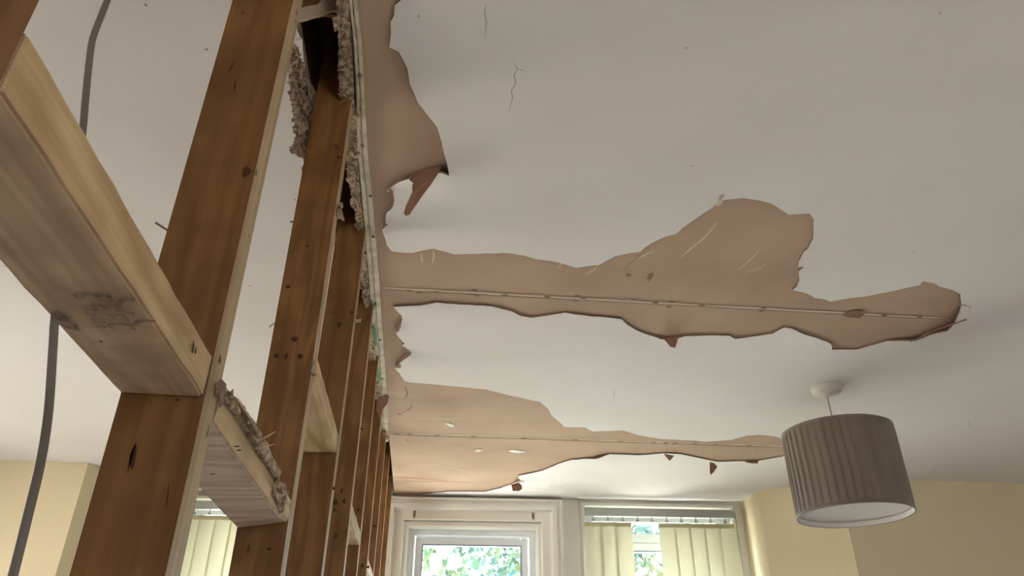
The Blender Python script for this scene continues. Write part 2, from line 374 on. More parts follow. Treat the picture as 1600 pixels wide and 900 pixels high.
def sheet(outline, name, mats, z0, th, gx, marks=None, parent=None):
    V = [Vector((p.x, p.y)) for p in outline]; n = len(V)
    E = [(i, (i+1) % n) for i in range(n)]
    x0, x1, y0, y1, st = gx
    pts = []; x = x0
    while x < x1:
        y = y0
        while y < y1: pts.append(Vector((x+random.uniform(-.2,.2)*st, y+random.uniform(-.2,.2)*st))); y += st
        x += st
    for c, w, h in SAG:
        for i in range(90):
            a = random.uniform(0, 6.283); r = 1.2*w*math.sqrt(random.random()); pts.append(Vector((c.x+r*math.cos(a), c.y+r*math.sin(a))))
    r = geometry.delaunay_2d_cdt(V+pts, E, [list(range(n))], 1, 1e-5)
    vv, ff = r[0], [f for f in r[2]]
    # keep only the triangles inside the outline
    def inside(px, py):
        c = False; j = n-1
        for i in range(n):
            if (V[i].y > py) != (V[j].y > py) and px < (V[j].x-V[i].x)*(py-V[i].y)/(V[j].y-V[i].y)+V[i].x: c = not c
            j = i
        return c
    ff = [f for f in ff if inside(sum(vv[i].x for i in f)/len(f), sum(vv[i].y for i in f)/len(f))]
    used = sorted({i for f in ff for i in f}); mp = {k: i for i, k in enumerate(used)}; k = len(used)
    mb = MB()
    bot = [(vv[i].x, vv[i].y, z0-sag(vv[i].x, vv[i].y)) for i in used]; top = [(p[0], p[1], p[2]+th) for p in bot]
    ec = {}
    for f in ff:
        for a, c in zip(f, f[1:]+f[:1]): ec[(a, c)] = 1
    mb.v = bot+top
    for f in ff:
        mb.f.append(tuple(mp[i] for i in reversed(f))); mb.m.append(0); mb.sm.append(True)
        mb.f.append(tuple(k+mp[i] for i in f)); mb.m.append(1); mb.sm.append(False)
    for (a, c) in ec:
        if (c, a) not in ec: mb.add([bot[mp[a]], bot[mp[c]], top[mp[c]], top[mp[a]]], [(0,1,2,3)], 1)
    if marks: marks(mb)
    return mb.build(name, mats, parent, recalc=False)
def skim_marks(mb):
    z = ZC-.0035
    strip_line(mb, [(759,8),(757,20),(760,35),(758,60)], .0016, 2, z)
    strip_line(mb, [(802,97),(809,108),(803,118),(806,130),(799,142),(801,152),(795,175)], .0016, 2, z)
    strip_line(mb, [(806,107),(814,109),(822,112)], .0013, 2, z)
    strip_line(mb, [(1176,700),(1177,712)], .004, 3, z); strip_line(mb, [(1513,657),(1517,668)], .006, 3, z)
    strip_line(mb, [(736,377),(746,383)], .002, 3, z); strip_line(mb, [(959,608),(960,622)], .006, 3, z)
    for x, y in ((1080,259),(1427,394),(722,257),(1072,75),(1468,20),(654,25)): dot(mb, x, y, .0025, .003, 3, z)
    strip_line(mb, [(1124,313),(1128,306),(1131,304)], .012, 3, z)
out = [Vector((SR+.012, -.2, 0)), Vector((SR+.012, YB, 0)), Vector((XR, YB, 0)), Vector((XR, 3.345, 0)), Vector((P2[0], P2[1], 0)), Vector((P1[0], P1[1], 0)), Vector((pR[0], pR[1]+.0, 0))]
fl = fwd(.02, 0); out += [Vector((fl[0], fl[1], 0))]
poly = [Vector((at_z(640,-70,ZC).x, -.2, 0))] + hole + [Vector((fl[0]-.02, 3.97, 0))] + list(reversed(out))[0:0]
outer = [Vector((fl[0], fl[1]-.001, 0)), Vector((pR[0], pR[1], 0)), Vector((P1[0], P1[1], 0)), Vector((P2[0], P2[1], 0)), Vector((XR, 3.345, 0)), Vector((XR, YB, 0)), Vector((at_z(640,-70,ZC).x, YB, 0))]
skim = sheet(hole+outer, 'plaster_skim', [M['paint'], M['skim_edge'], M['crack'], M['faint']], ZC, .005, (-.2, 3.5, -2.5, 3.9, .09), skim_marks, ceiling)
skim['label'] = 'white painted plaster skim, torn away in fingers'
le = rough_path([Vector((SL-.004+.004*math.sin(y*9), y, 0)) for y in [ -2.6+.2*i for i in range(34)]], .02, .004)
pLx = Vector((pL[0], pL[1]-.05, 0))
left_outline = [p for p in le if p.y < 3.98]+[pLx, Vector((-1.56, 3.542, 0)), Vector((XL, 3.54, 0)), Vector((XL, YB, 0))]
def left_marks(mb):
    z = ZC-.0035
    strip_line(mb, [(0,415),(12,416),(25,418)], .0025, 2, z)
    for x, y in ((390,447),(228,8),(458,346),(461,312),(323,77),(142,545)): dot(mb, x, y, .0025, .003, 2, z)
    strip_line(mb, [(317,77),(323,79)], .002, 2, z)
skl = sheet(left_outline, 'plaster_skim', [M['paint'], M['skim_edge'], M['crack']], ZC, .005, (-2.9, -.3, -2.5, 3.9, .12), left_marks, ceiling)
skl['label'] = 'white painted plaster skim left of the studs'

# void above the board: joists each side of the slot, plate over it, added slab against sun leaks
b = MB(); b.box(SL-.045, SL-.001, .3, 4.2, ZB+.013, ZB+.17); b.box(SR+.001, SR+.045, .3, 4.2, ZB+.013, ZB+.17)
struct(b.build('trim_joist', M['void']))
b = MB(); b.box(XL-.2, XR+.2, YB-.2, 4.35, ZC+.21, ZC+.3); struct(b.build('sun_block_slab', M['void']))  # unseen slab added to keep sun from leaking through the slot
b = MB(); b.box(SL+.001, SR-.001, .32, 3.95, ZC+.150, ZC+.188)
tag(b.build('head_plate', M['void']), 'timber plate, coloured dark for shade, at the top of the gap above the studs', 'timber')

# ------------------------------------------------------------------ stud partition
XF0, XF1 = -.250, -.185
def dark_spot(mb, c, rx, rz, nrm, mi, tilt=0):
    c = Vector(c); nrm = Vector(nrm).normalized()
    up = Vector((0,0,1)) if abs(nrm.z) < .9 else Vector((0,1,0))
    u = up.cross(nrm).normalized(); v = nrm.cross(u)
    ct, st = math.cos(tilt), math.sin(tilt)
    k = 10; ring = []
    for i in range(k):
        a = 2*math.pi*i/k; rr = 1+.18*math.sin(3*a+c.x*90)
        px, pz = rx*rr*math.cos(a), rz*rr*math.sin(a)
        ring.append(c+u*(px*ct-pz*st)+v*(px*st+pz*ct)+nrm*.0003)
    mb.add(ring, [tuple(range(k))], mi)
def stud(Y, label, spots=(), zt=ZC+.149, lean=0, rspots=(), sh=0, edge=1):
    mb = MB(); n = 14
    zs = [zt*i/n for i in range(n+1)]
    vs = []
    for z in zs:
        j = .0008*noise.noise(Vector((Y*7, z*3, 0))); l = lean*(z-CH-.6)
        for x, y in ((XF0+j+sh, Y+l), (XF1+j+sh*.5, Y+l), (XF1+j+sh*.5, Y+l+.038), (XF0+j+sh, Y+l+.038)): vs.append((x, y, z))
    bm_ = MB(); fs = []; 
    for i in range(n):
        for k in range(4): fs.append((i*4+k, i*4+(k+1)%4, (i+1)*4+(k+1)%4, (i+1)*4+k))
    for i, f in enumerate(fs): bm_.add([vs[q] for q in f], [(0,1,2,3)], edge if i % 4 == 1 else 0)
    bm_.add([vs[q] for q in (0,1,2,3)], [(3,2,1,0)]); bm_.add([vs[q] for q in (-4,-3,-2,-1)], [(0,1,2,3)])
    me_o = bm_.build('stud', [M['stud'], M['stud_edge_lit'], M['knot']])
    bmm = bmesh.new(); bmm.from_mesh(me_o.data); bmesh.ops.remove_doubles(bmm, verts=bmm.verts, dist=1e-5)
    bmesh.ops.recalc_face_normals(bmm, faces=bmm.faces)
    ed = [e for e in bmm.edges if len(e.link_faces) == 2 and e.calc_face_angle(0) > .5]
    bmesh.ops.bevel(bmm, geom=ed, offset=.0013, segments=2, affect='EDGES')
    def spot(c, rx, rz, nrm, tilt):
        t = MB(); dark_spot(t, c, rx, rz, nrm, 2, tilt)
        vv = [bmm.verts.new(p) for p in t.v]; f = bmm.faces.new(vv); f.material_index = 2
    for (x, y, rx, rz, *tl) in spots:
        p = at_y(x, y, Y-.0008+lean*0); spot(p, rx, rz, (0,-1,0), tl[0] if tl else 0)
    for (x, y, rx, rz, *tl) in rspots:
        p = at_x(x, y, XF1+.0008); spot(p, rx, rz, (1,0,0), tl[0] if tl else 0)
    bmm.to_mesh(me_o.data); bmm.free()
    return tag(me_o, label, 'stud', 'bare timber studs of the stripped partition')
def nail(parent, x, y, Y, d, L_=.02, r=.0011):
    p = at_y(x, y, Y); m = MB(); d = Vector(d).normalized(); m.tube([p-d*.002, p+d*L_], r, 6)
    h = m.build('nail', M['metal'], parent); return h
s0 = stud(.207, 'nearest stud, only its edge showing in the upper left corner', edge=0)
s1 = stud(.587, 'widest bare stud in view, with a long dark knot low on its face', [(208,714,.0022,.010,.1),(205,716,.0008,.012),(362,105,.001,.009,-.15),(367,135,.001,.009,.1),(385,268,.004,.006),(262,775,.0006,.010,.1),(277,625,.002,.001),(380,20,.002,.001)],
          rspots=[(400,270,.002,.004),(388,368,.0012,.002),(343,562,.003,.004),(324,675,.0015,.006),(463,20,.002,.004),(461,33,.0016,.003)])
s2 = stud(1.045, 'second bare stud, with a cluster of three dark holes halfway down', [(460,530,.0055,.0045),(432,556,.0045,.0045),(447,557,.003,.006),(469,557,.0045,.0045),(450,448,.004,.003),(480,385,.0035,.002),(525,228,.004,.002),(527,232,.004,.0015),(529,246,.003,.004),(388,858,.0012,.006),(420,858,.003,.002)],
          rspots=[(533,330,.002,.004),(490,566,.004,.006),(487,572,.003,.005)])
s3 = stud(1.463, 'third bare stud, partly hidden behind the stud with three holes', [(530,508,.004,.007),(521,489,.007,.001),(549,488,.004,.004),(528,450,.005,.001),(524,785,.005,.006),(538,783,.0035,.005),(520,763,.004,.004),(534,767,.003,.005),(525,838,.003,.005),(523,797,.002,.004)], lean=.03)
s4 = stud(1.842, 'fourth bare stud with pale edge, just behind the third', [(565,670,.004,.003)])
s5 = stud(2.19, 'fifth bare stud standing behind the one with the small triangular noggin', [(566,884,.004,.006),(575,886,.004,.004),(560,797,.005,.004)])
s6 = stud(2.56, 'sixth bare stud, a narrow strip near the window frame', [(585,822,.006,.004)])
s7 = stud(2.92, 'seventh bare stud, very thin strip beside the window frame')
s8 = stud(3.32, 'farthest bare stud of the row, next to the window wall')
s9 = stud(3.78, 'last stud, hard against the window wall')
nail(s1, 265,362, .600, (-.9,-.1,.5), .016)
for q, (x, y) in ((s1,(196,603)),): nail(q, x+4, y, .587, (-.8,-.5,.1), .004, .0007)
nail(s2, 459,347, 1.06, (-.9,0,.05), .006, .002); nail(s2, 429,505, 1.06, (-.7,0,-.7), .01, .001)
# small plaster bits left on stud edges
def scrap(parent, pts, nrm, t, m, name='plaster_scrap', label=None):
    mb = MB(); mb.slab(pts, nrm, t); o = mb.build(name, m, parent, bevel=.0)
    if label: o['label'] = label
    return o
def scrap_x(parent, px, X, t, m, label=None):
    return scrap(parent, [at_x(x, y, X) for x, y in px], (1,0,0), t, m, label=label)
scrap_x(s2, [(525,330),(530,325),(534,335),(536,345),(531,341),(527,342)], XF1+.001, .003, M['gyp'])
scrap_x(s2, [(528,318),(532,316),(533,324),(529,326)], XF1+.001, .004, M['gyp'])
scrap_x(s3, [(553,498),(558,500),(562,497),(561,503),(556,504)], XF1+.001, .004, M['gyp'])

def rough_noggin(Y0, Y1, z0, z1, mats, name='noggin', ragged=0, x0=XF0, x1=XF1, spots=(), side_spots=(), tilt=0):
    mb = MB(); n = 16; vs = []
    for i in range(n+1):
        y = Y0+(Y1-Y0)*i/n; e = ragged*(i/n)**6
        jj = lambda k: .0012*noise.noise(Vector((y*30, k*5., z0*9)))
        dz = tilt*(i/n-.5)
        for k, (x, z) in enumerate(((x0,z0),(x1,z0),(x1,z1),(x0,z1))):
            vs.append((x+jj(k), y, z+jj(k+7)+dz+(e if k == 1 else 0)))
    fs = []
    for i in range(n):
        for k in range(4): fs.append(((i*4+k, i*4+(k+1)%4, (i+1)*4+(k+1)%4, (i+1)*4+k), 1 if k == 1 else 0))
    for f, mi in fs: mb.add([vs[q] for q in f], [(0,1,2,3)], mi)
    mb.add(vs[:4], [(0,1,2,3)], 0); mb.add(vs[-4:], [(3,2,1,0)], 0)
    o = mb.build(name, mats)
    bm = bmesh.new(); bm.from_mesh(o.data); bmesh.ops.remove_doubles(bm, verts=bm.verts, dist=1e-5); bmesh.ops.recalc_face_normals(bm, faces=bm.faces)
    ed = [e for e in bm.edges if len(e.link_faces) == 2 and e.calc_face_angle(0) > .5]
    bmesh.ops.bevel(bm, geom=ed, offset=.002, segments=2, affect='EDGES')
    for (x, y, r1, r2, *tl) in spots:
        t = MB(); dark_spot(t, at_z(x, y, z0-.0014), r1, r2, (0,0,-1), 2, tl[0] if tl else 0)
        f = bm.faces.new([bm.verts.new(p) for p in t.v]); f.material_index = 2
    for (x, y, r1, r2, *tl) in side_spots:
        t = MB(); dark_spot(t, at_x(x, y, x1+.0016), r1, r2, (1,0,0), 2, tl[0] if tl else 0)
        f = bm.faces.new([bm.verts.new(p) for p in t.v]); f.material_index = 2
    bm.to_mesh(o.data); bm.free()
    return o
G = 'noggins nailed between the studs'
n1 = rough_noggin(.246, .586, CH+.222, CH+.258, [M['nog'], M['nog_side'], M['knot']], side_spots=[(301,543,.003,.005,.3),(305,548,.002,.003)], spots=[(158,533,.002,.001,.6)])
tag(n1, 'large dusty pale timber noggin stamped PEFC, crossing the lower left', 'noggin', G)
n2 = rough_noggin(.626, 1.044, CH+.214, CH+.254, [M['nog_pale'], M['nog_side'], M['knot']], ragged=.010, spots=[(370,697,.003,.002,.4),(373,703,.003,.002,.5),(333,740,.004,.0015,.6)], side_spots=[(385,668,.008,.002,.0),(390,680,.006,.002),(400,705,.005,.0015)])
tag(n2, 'splintered noggin with torn far end, between the two nearest bare studs', 'noggin', G)
n3 = rough_noggin(1.084, 1.456, CH+.446, CH+.484, [M['nog_side'], M['nog_side'], M['knot']])
tag(n3, 'pale triangular looking noggin end between the second and third studs', 'noggin', G)
n4 = rough_noggin(1.881, 2.189, CH+.412, CH+.450, [M['nog_side'], M['nog_side'], M['knot']])
tag(n4, 'small pale noggin between the fourth and fifth studs', 'noggin', G)
n5 = rough_noggin(2.599, 2.919, CH+.41, CH+.448, [M['nog_side'], M['nog_side'], M['knot']])
tag(n5, 'tiny pale noggin low among the farthest studs', 'noggin', G)

# stamp on the underside of the large noggin
ZS = CH+.222-.0016
def glyph(mb, strokes, c, w, h, wd):
    # strokes in letter units: x right, y up. right = +Y world, up = +X world
    for st in strokes:
        P = [Vector((c.x+(v-.5)*h, c.y+(u-.5)*w, ZS)) for u, v in st]
        Ls, Rs = [], []
        for i, p in enumerate(P):
            t = (P[min(i+1,len(P)-1)]-P[max(i-1,0)]).normalized(); nn = Vector((-t.y, t.x, 0))*wd/2
            Ls.append(p+nn); Rs.append(p-nn)
        k = len(P); mb.add(Ls+Rs, [(i, i+1, k+i+1, k+i) for i in range(k-1)])
def arc(cx, cy, rx, ry, a0, a1, n=10): return [(cx+rx*math.cos(math.radians(a0+(a1-a0)*i/n)), cy+ry*math.sin(math.radians(a0+(a1-a0)*i/n))) for i in range(n+1)]
GL = {'P': [[(.1,0),(.1,1)], [(.1,.95)]+arc(.5,.72,.42,.23,90,-90)+[(.1,.49)]],
      'E': [[(.1,0),(.1,1)], [(.1,.95),(.9,.95)], [(.1,.5),(.75,.5)], [(.1,.05),(.9,.05)]],
      'F': [[(.1,0),(.1,1)], [(.1,.95),(.9,.95)], [(.1,.5),(.75,.5)]],
      'C': [arc(.55,.5,.45,.47,50,310,14)]}
mb = MB()
pa, pb = at_z(155,478,ZS), at_z(192,513,ZS)
for ch, (x, y) in zip('PEFC', ((154,466),(166,482),(178,496),(189,510))):
    c = at_z(x, y, ZS); glyph(mb, GL[ch], c, .0095, .0155, .0036)
for x, y in ((140,482),(147,491),(154,501),(161,510)):      # small worn digits below
    c = at_z(x, y, ZS); glyph(mb, [[(.1,.05),(.9,.05)],[(.1,.5),(.9,.5)],[(.5,0),(.5,1)]] if x % 2 else [[(.15,0),(.15,1)],[(.8,0),(.8,1)],[(.1,.9),(.9,.9)]], c, .0062, .0075, .0019)
def cring(cx, cy, r0, r1, a0, a1):
    n = 14; A = [math.radians(a0+(a1-a0)*i/n) for i in range(n+1)]
    c = at_z(cx, cy, ZS)
    mb.add([(c.x+r0*math.cos(a), c.y+r0*math.sin(a)*1.1, ZS) for a in A]+[(c.x+r1*math.cos(a), c.y+r1*math.sin(a)*1.1, ZS) for a in A], [(i, i+1, n+2+i, n+1+i) for i in range(n)])
cring(211,480,.0072,.0112,110,290); cring(237,512,.0075,.0115,190,300)
cring(124,463,.0,.0035,0,360)
cring(118,502,.004,.014,100,250)
st = mb.build('stamp', M['stampm'], n1, recalc=False); st['label'] = 'faded dark printed stamp with PEFC letters and curved arrows'

# torn bits on the splintered noggin
def px_ribbon(name, A, B, plane, parent, m, jit=.002, th=.004, sub=6, label=None):
    # rough crumbled face between two traced edges A and B (same count)
    mb = MB(); rows = []
    def fine(E_):
        out_ = []
        for a, c in zip(E_[:-1], E_[1:]):
            for i in range(sub): out_.append(Vector(a).lerp(Vector(c), i/sub))
        out_.append(Vector(E_[-1])); return out_
    A_, B_ = fine(A), fine(B); nn = 7
    for i, (a, c) in enumerate(zip(A_, B_)):
        row = []
        for k in range(nn+1):
            p = a.lerp(c, k/nn)
            q = Vector((noise.noise(p*210+Vector((i*.5,0,0))), noise.noise(p*200+Vector((5,k*.6,0))), noise.noise(p*190+Vector((0,9,i*.4)))))*jit*2
            row.append(p+q)
        rows.append(row)
    ww = nn+1; vs = [p for r_ in rows for p in r_]; m0 = len(vs)
    up = Vector((0,0,th)) if plane == 'z' else Vector((-th,0,0))
    vs2 = [p+up for p in vs]; fs = []
    for i in range(len(rows)-1):
        for k in range(nn):
            q = (i*ww+k, i*ww+k+1, (i+1)*ww+k+1, (i+1)*ww+k); fs.append(q); fs.append(tuple(m0+z for z in reversed(q)))
    for i in range(len(rows)-1):
        for k in (0, nn): fs.append((i*ww+k, (i+1)*ww+k, m0+(i+1)*ww+k, m0+i*ww+k))
    for r_ in (0, len(rows)-1):
        for k in range(nn): fs.append((r_*ww+k, r_*ww+k+1, m0+r_*ww+k+1, m0+r_*ww+k))
    mb.add(vs+vs2, fs)
    o = mb.build(name, m, parent)
    if label: o['label'] = label
    return o
X2 = XF1+.006
px_ribbon('plaster_scrap', [at_x(x,y,X2) for x,y in ((347,597),(360,612),(372,624),(388,645),(404,668),(420,697),(440,738))],
          [at_x(x,y,X2) for x,y in ((345,618),(358,632),(368,640),(380,658),(396,685),(412,712),(436,750))], 'x', n2, M['gyp'], .0010, .005, label='dusty torn plaster and paper stuck along the side')
px_ribbon('plaster_scrap', [at_x(x,y,XF1+.012) for x,y in ((371,624),(380,636),(391,655),(405,678),(415,690))],
          [at_x(x,y,XF1+.012) for x,y in ((373,630),(378,640),(388,662),(402,684),(408,690))], 'x', n2, M['gyp_dark'], .0012, .002)
px_ribbon('plaster_scrap', [at_x(x,y,XF1+.004) for x,y in ((432,752),(446,756),(450,768),(447,785),(443,800))],
          [at_x(x,y,XF1+.004) for x,y in ((430,775),(434,780),(436,786),(438,795),(441,802))], 'x', n2, M['gyp'], .001, .004)
scrap(n2, [at_x(x,y,XF1+.010) for x,y in ((343,592),(350,600),(347,628),(341,636))], (1,0,0), .002, M['gyp_dark'])
for pts in ([(396,684),(405,688),(415,683),(431,674)], [(410,700),(420,696),(429,694)], [(372,625),(385,645),(396,665),(408,688)]):
    m = MB(); m.tube([at_x(x,y,XF1+.014) for x,y in pts], .0011, 6, r1=.0005); m.build('splinter', M['nog_side'], n2)
# torn scraps on the end of noggin 3 top
scrap_x(n3, [(484,582),(492,584),(491,588),(487,587)], XF1+.002, .003, M['gyp_dark'])

# ------------------------------------------------------------------ torn plasterboard along the slot
BL = [(536,-60),(545,0),(552,60),(556,130),(558,230),(561,260),(565,300),(570,360),(575,420),(578,460),(581,500),(586,560),(589,610),(597,690)]
BR = [(551,-60),(557,0),(564,60),(569,130),(574,230),(576,260),(581,300),(586,360),(591,420),(594,460),(596,500),(601,560),(604,610),(607,690)]
mb = MB()
zb = ZC-.006
A_ = [at_z(x,y,zb) for x,y in BL]; B_ = [at_z(x,y,zb) for x,y in BR]
k = len(A_)
def lerp_rail(t): return [a.lerp(c, t) for a, c in zip(A_, B_)]
rails = [lerp_rail(0), lerp_rail(.08), lerp_rail(.42), lerp_rail(.46), lerp_rail(.52), lerp_rail(.56), lerp_rail(1)]
zoff = [0,-.0015,-.001,.003,.003,-.001,0]
vs = []
for r_, zo in zip(rails, zoff): vs += [p+Vector((0,0,zo)) for p in r_]
fs = []
for j in range(len(rails)-1):
    for i in range(k-1): fs.append((j*k+i, j*k+i+1, (j+1)*k+i+1, (j+1)*k+i))
mb.add(vs, fs, 0)
mb.add([p+Vector((0,0,.012)) for p in rails[0]]+rails[0], [(i, i+1, k+i+1, k+i) for i in range(k-1)], 0)
mb.add([p+Vector((0,0,.009)) for p in rails[-1]]+rails[-1], [(i, i+1, k+i+1, k+i) for i in range(k-1)], 0)
for y in range(-20, 690, 37):      # perforation dots and print dashes
    t = random.uniform(.2,.34)
    xl = [BL[i][0]+(y-BL[i][1])/(BL[i+1][1]-BL[i][1])*(BL[i+1][0]-BL[i][0]) for i in range(k-1) if BL[i][1] <= y <= BL[i+1][1]][0]
    strip_line(mb, [(xl+4.5, y), (xl+5.5, y+4), (xl+6, y+9)], .0012, 2, zb-.0018)
for y0, y1, w in ((468,484,.010),(505,540,.012),(572,598,.012)):
    a0 = [BL[i][0]+(y0-BL[i][1])/(BL[i+1][1]-BL[i][1])*(BL[i+1][0]-BL[i][0]) for i in range(k-1) if BL[i][1] <= y0 <= BL[i+1][1]][0]
    strip_line(mb, [(a0+3, y0), (a0+4.5,(y0+y1)/2), (a0+5.5, y1)], w, 1, zb-.0020)
bead = mb.build('plaster_bead', [M['bead'], M['green'], M['dark_mark']], recalc=False)
tag(bead, 'long white beaded strip with green print along the top of the partition', 'trim strip')
for x, y in ((562,119),(566,229),(579,307),(583,371),(586,476),(594,532),(597,592),(600,680)):
    m = MB(); c = at_z(x, y, zb-.0035); m.lathe([(0,c.z-.001),(.0035,c.z),(.0045,c.z+.002),(.002,c.z+.003),(.0012,c.z+.012)], 12, 0, c.x, c.y)
    m.build('nail', M['gyp_dark'], bead)
m = MB(); c = at_z(593,399+34,ZB-.001)

ZR = ZC-.010
RA = [(523,-40),(527,10),(530,80),(528,110),(532,150),(534,200),(540,225),(541,260),(548,300),(556,340),(561,390),(564,440)]
RB = [(542,-40),(546,10),(548,80),(551,110),(553,150),(557,200),(558,225),(560,260),(562,300),(567,340),(572,390),(575,440)]
tb = px_ribbon('torn_plasterboard_edge', [at_z(x,y,ZR) for x,y in RA], [at_z(x,y,ZR+.004) for x,y in RB], 'z', None, M['gyp'], .0022, .014, 20)
tag(tb, 'crumbled broken plasterboard edge along the top of the nearer studs', 'plasterboard')
RA = [(564,436),(566,452),(572,520),(575,575),(578,600),(586,660),(593,690)]
RB = [(574,436),(577,452),(583,520),(586,575),(590,600),(597,660),(600,690)]
tb2 = px_ribbon('torn_plasterboard_edge', [at_z(x,y,ZR-.004) for x,y in RA], [at_z(x,y,ZR+.002) for x,y in RB], 'z', None, M['gyp'], .0034, .014, 20)
tag(tb2, 'narrow crumbled plasterboard edge with chunks above the farther studs', 'plasterboard')
RA = [(590,690),(594,720),(597,760),(599,800),(600,850),(600,930)]
RB = [(600,690),(604,720),(605,760),(606,800),(606,850),(606,930)]
px_end = px_ribbon('torn_plasterboard_edge', [at_x(x,y,-.200) for x,y in RA], [at_x(x,y,-.186) for x,y in RB], 'x', None, M['gyp_dark'], .006, .006, 8) if False else None
def chunk(parent, pts, m=None, th=.006, jit=.001, label=None, name='hanging_scrap'):
    # crumpled small scrap: polygon of 3-d points, fan triangulated with a raised middle
    P = [Vector(p) for p in pts]; c = sum(P, Vector())/len(P)
    nn = (P[1]-P[0]).cross(P[2]-P[0]).normalized()
    P = [p+Vector((random.uniform(-1,1),random.uniform(-1,1),random.uniform(-1,1)))*jit for p in P]
    n = len(P); mid = [c.lerp(p, .5)+nn*random.uniform(-.3,.6)*th for p in P]
    mb = MB(); top = [p+nn*th*.35 for p in P]
    vs = P+mid+[c]+top+[c+nn*th]
    fs = [(i,(i+1)%n,n+(i+1)%n,n+i) for i in range(n)]+[(n+i,n+(i+1)%n,2*n) for i in range(n)]
    o = 2*n+1
    fs += [(o+i,o+(i+1)%n,o+n) for i in range(n)]+[(i,(i+1)%n,o+(i+1)%n,o+i) for i in range(n)]
    mb.add(vs, fs); ob = mb.build(name, m or M['gyp'], parent)
    if label: ob['label'] = label
    return ob
def zch(parent, px, dz, m=None, th=.006): return chunk(parent, [at_z(x,y,ZC-dz) for x,y in px], m, th)
zch(tb, [(520,30),(530,25),(535,40),(530,50),(527,46),(524,50),(521,46)], .018, M['gyp'])
zch(tb, [(545,185),(557,178),(564,182),(558,188),(550,195),(543,192)], .020, M['gyp'])
zch(tb, [(526,209),(540,208),(542,213),(533,214)], .020, M['gyp'], .002)
zch(tb, [(545,228),(555,240),(562,236),(563,240),(556,247),(546,242)], .018)
zch(tb, [(540,280),(552,268),(556,275),(553,290),(546,288)], .020)
zch(tb, [(546,314),(552,308),(560,316),(558,330),(551,325),(547,322)], .024, M['gyp'], .012)
zch(tb, [(563,410),(570,405),(573,420),(570,440),(564,434)], .020, M['gyp'], .010)
zch(tb2, [(572,515),(580,510),(584,530),(580,548),(574,540)], .024, M['gyp'], .012)
zch(tb2, [(575,548),(585,545),(588,560),(582,580),(575,592),(577,570)], .026, M['gyp'], .008)
zch(tb2, [(576,590),(583,577),(586,596),(584,610),(580,604)], .024)
zch(tb2, [(582,630),(590,640),(594,655),(588,664),(582,650)], .022, M['gyp'], .010)
zch(tb2, [(598,676),(604,678),(607,685),(602,690),(596,688)], .024, M['gyp_dark'], .014)
zch(tb2, [(597,722),(603,728),(606,735),(600,742),(595,732)], .024, M['gyp'], .012)
# drooping brown flap near the bottom of the bead
fl_ = chunk(None, [at_y(x,y,2.50) for x,y in ((592,620),(604,616),(608,619),(605,630),(598,640),(594,655),(588,640),(589,628))], M['flap'], .004, .001, name='torn_paper_flap')
tag(fl_, 'small curled brown paper flap hanging at the far end of the beaded strip', 'torn paper', 'torn paper hanging from the ceiling')

# left side remains hanging beside the first gap
def yx(x, y, X): return at_x(x, y, X)
left = px_ribbon('torn_plasterboard_remnant', [at_x(x,y,-.263) for x,y in ((457,70),(456,100),(460,130),(463,160),(468,195),(470,220),(462,232),(464,240))],
                 [at_x(x,y,-.262) for x,y in ((468,80),(478,120),(486,142),(494,165),(488,195),(484,220),(483,232),(480,246))], 'x', None, M['gyp'], .0042, .009, 18)
tag(left, 'ragged crumbling plasterboard remnant hanging beside the gap, left of second stud', 'plasterboard')
chunk(left, [at_x(x,y,-.258) for x,y in ((478,120),(490,135),(500,160),(509,173),(495,166),(482,150))], M['gyp'], .004, label='pointed torn shard')
chunk(left, [at_x(x,y,-.2585) for x,y in ((462,228),(475,216),(484,225),(480,238),(470,247),(463,240))], M['gyp'], .010)
chunk(left, [at_x(x,y,-.2585) for x,y in ((470,95),(478,110),(482,130),(474,135),(467,115))], M['gyp'], .012)
chunk(left, [at_x(x,y,-.2585) for x,y in ((474,150),(488,152),(497,165),(490,185),(478,180))], M['gyp'], .012)
chunk(left, [at_x(x,y,-.2585) for x,y in ((470,190),(484,190),(487,205),(478,216),(470,208))], M['gyp'], .010)
m = MB(); m.tube([at_x(x,y,-.258) for x,y in ((485,204),(491,213),(497,229))], .0012, 6, r1=.0004); m.build('splinter', M['gyp'], left)
chunk(left, [at_x(x,y,-.256) for x,y in ((463,62),(466,59),(474,61),(467,64))], M['white_fl'], .003)
px_ribbon('plaster_scrap', [at_x(x,y,-.268) for x,y in ((456,110),(460,150),(466,200),(468,222))], [at_x(x,y,-.268) for x,y in ((460,110),(466,150),(472,200),(474,222))], 'x', left, M['gyp_dark'], .001, .004)
for px in ([(474,246),(479,247),(480,252),(475,252)], [(472,262),(477,254),(478,266),(474,273)]):
    chunk(left, [at_x(x,y,-.262) for x,y in px], M['gyp'], .003)

rc = random.Random(5)
def curls(parent, A, n, jitter, zz=None, X=None, sc=1, mats=('gyp','gyp_dark')):
    for i in range(n):
        t = rc.random()*(len(A)-1); j = int(t); f = t-j
        x = A[j][0]+(A[min(j+1,len(A)-1)][0]-A[j][0])*f+rc.uniform(-jitter, jitter); y = A[j][1]+(A[min(j+1,len(A)-1)][1]-A[j][1])*f
        c = at_z(x, y, zz) if zz else at_x(x, y, X)
        u = Vector((rc.gauss(0,.6), rc.gauss(0,.5), rc.gauss(0,.9))).normalized(); w = u.cross(Vector((rc.gauss(0,1), rc.gauss(0,1), rc.gauss(0,1)))).normalized()
        L_ = rc.uniform(.004, .012)*sc; W_ = L_*rc.uniform(.3, .7)
        chunk(parent, [c-u*L_, c-u*L_*.2+w*W_, c+u*L_*.6+w*W_*.7, c+u*L_*1.1, c+u*L_*.2-w*W_], M[mats[i % 2]], .003, .001)
curls(left, [(462,85),(470,120),(474,160),(478,200),(476,235)], 34, 9, X=-.258)
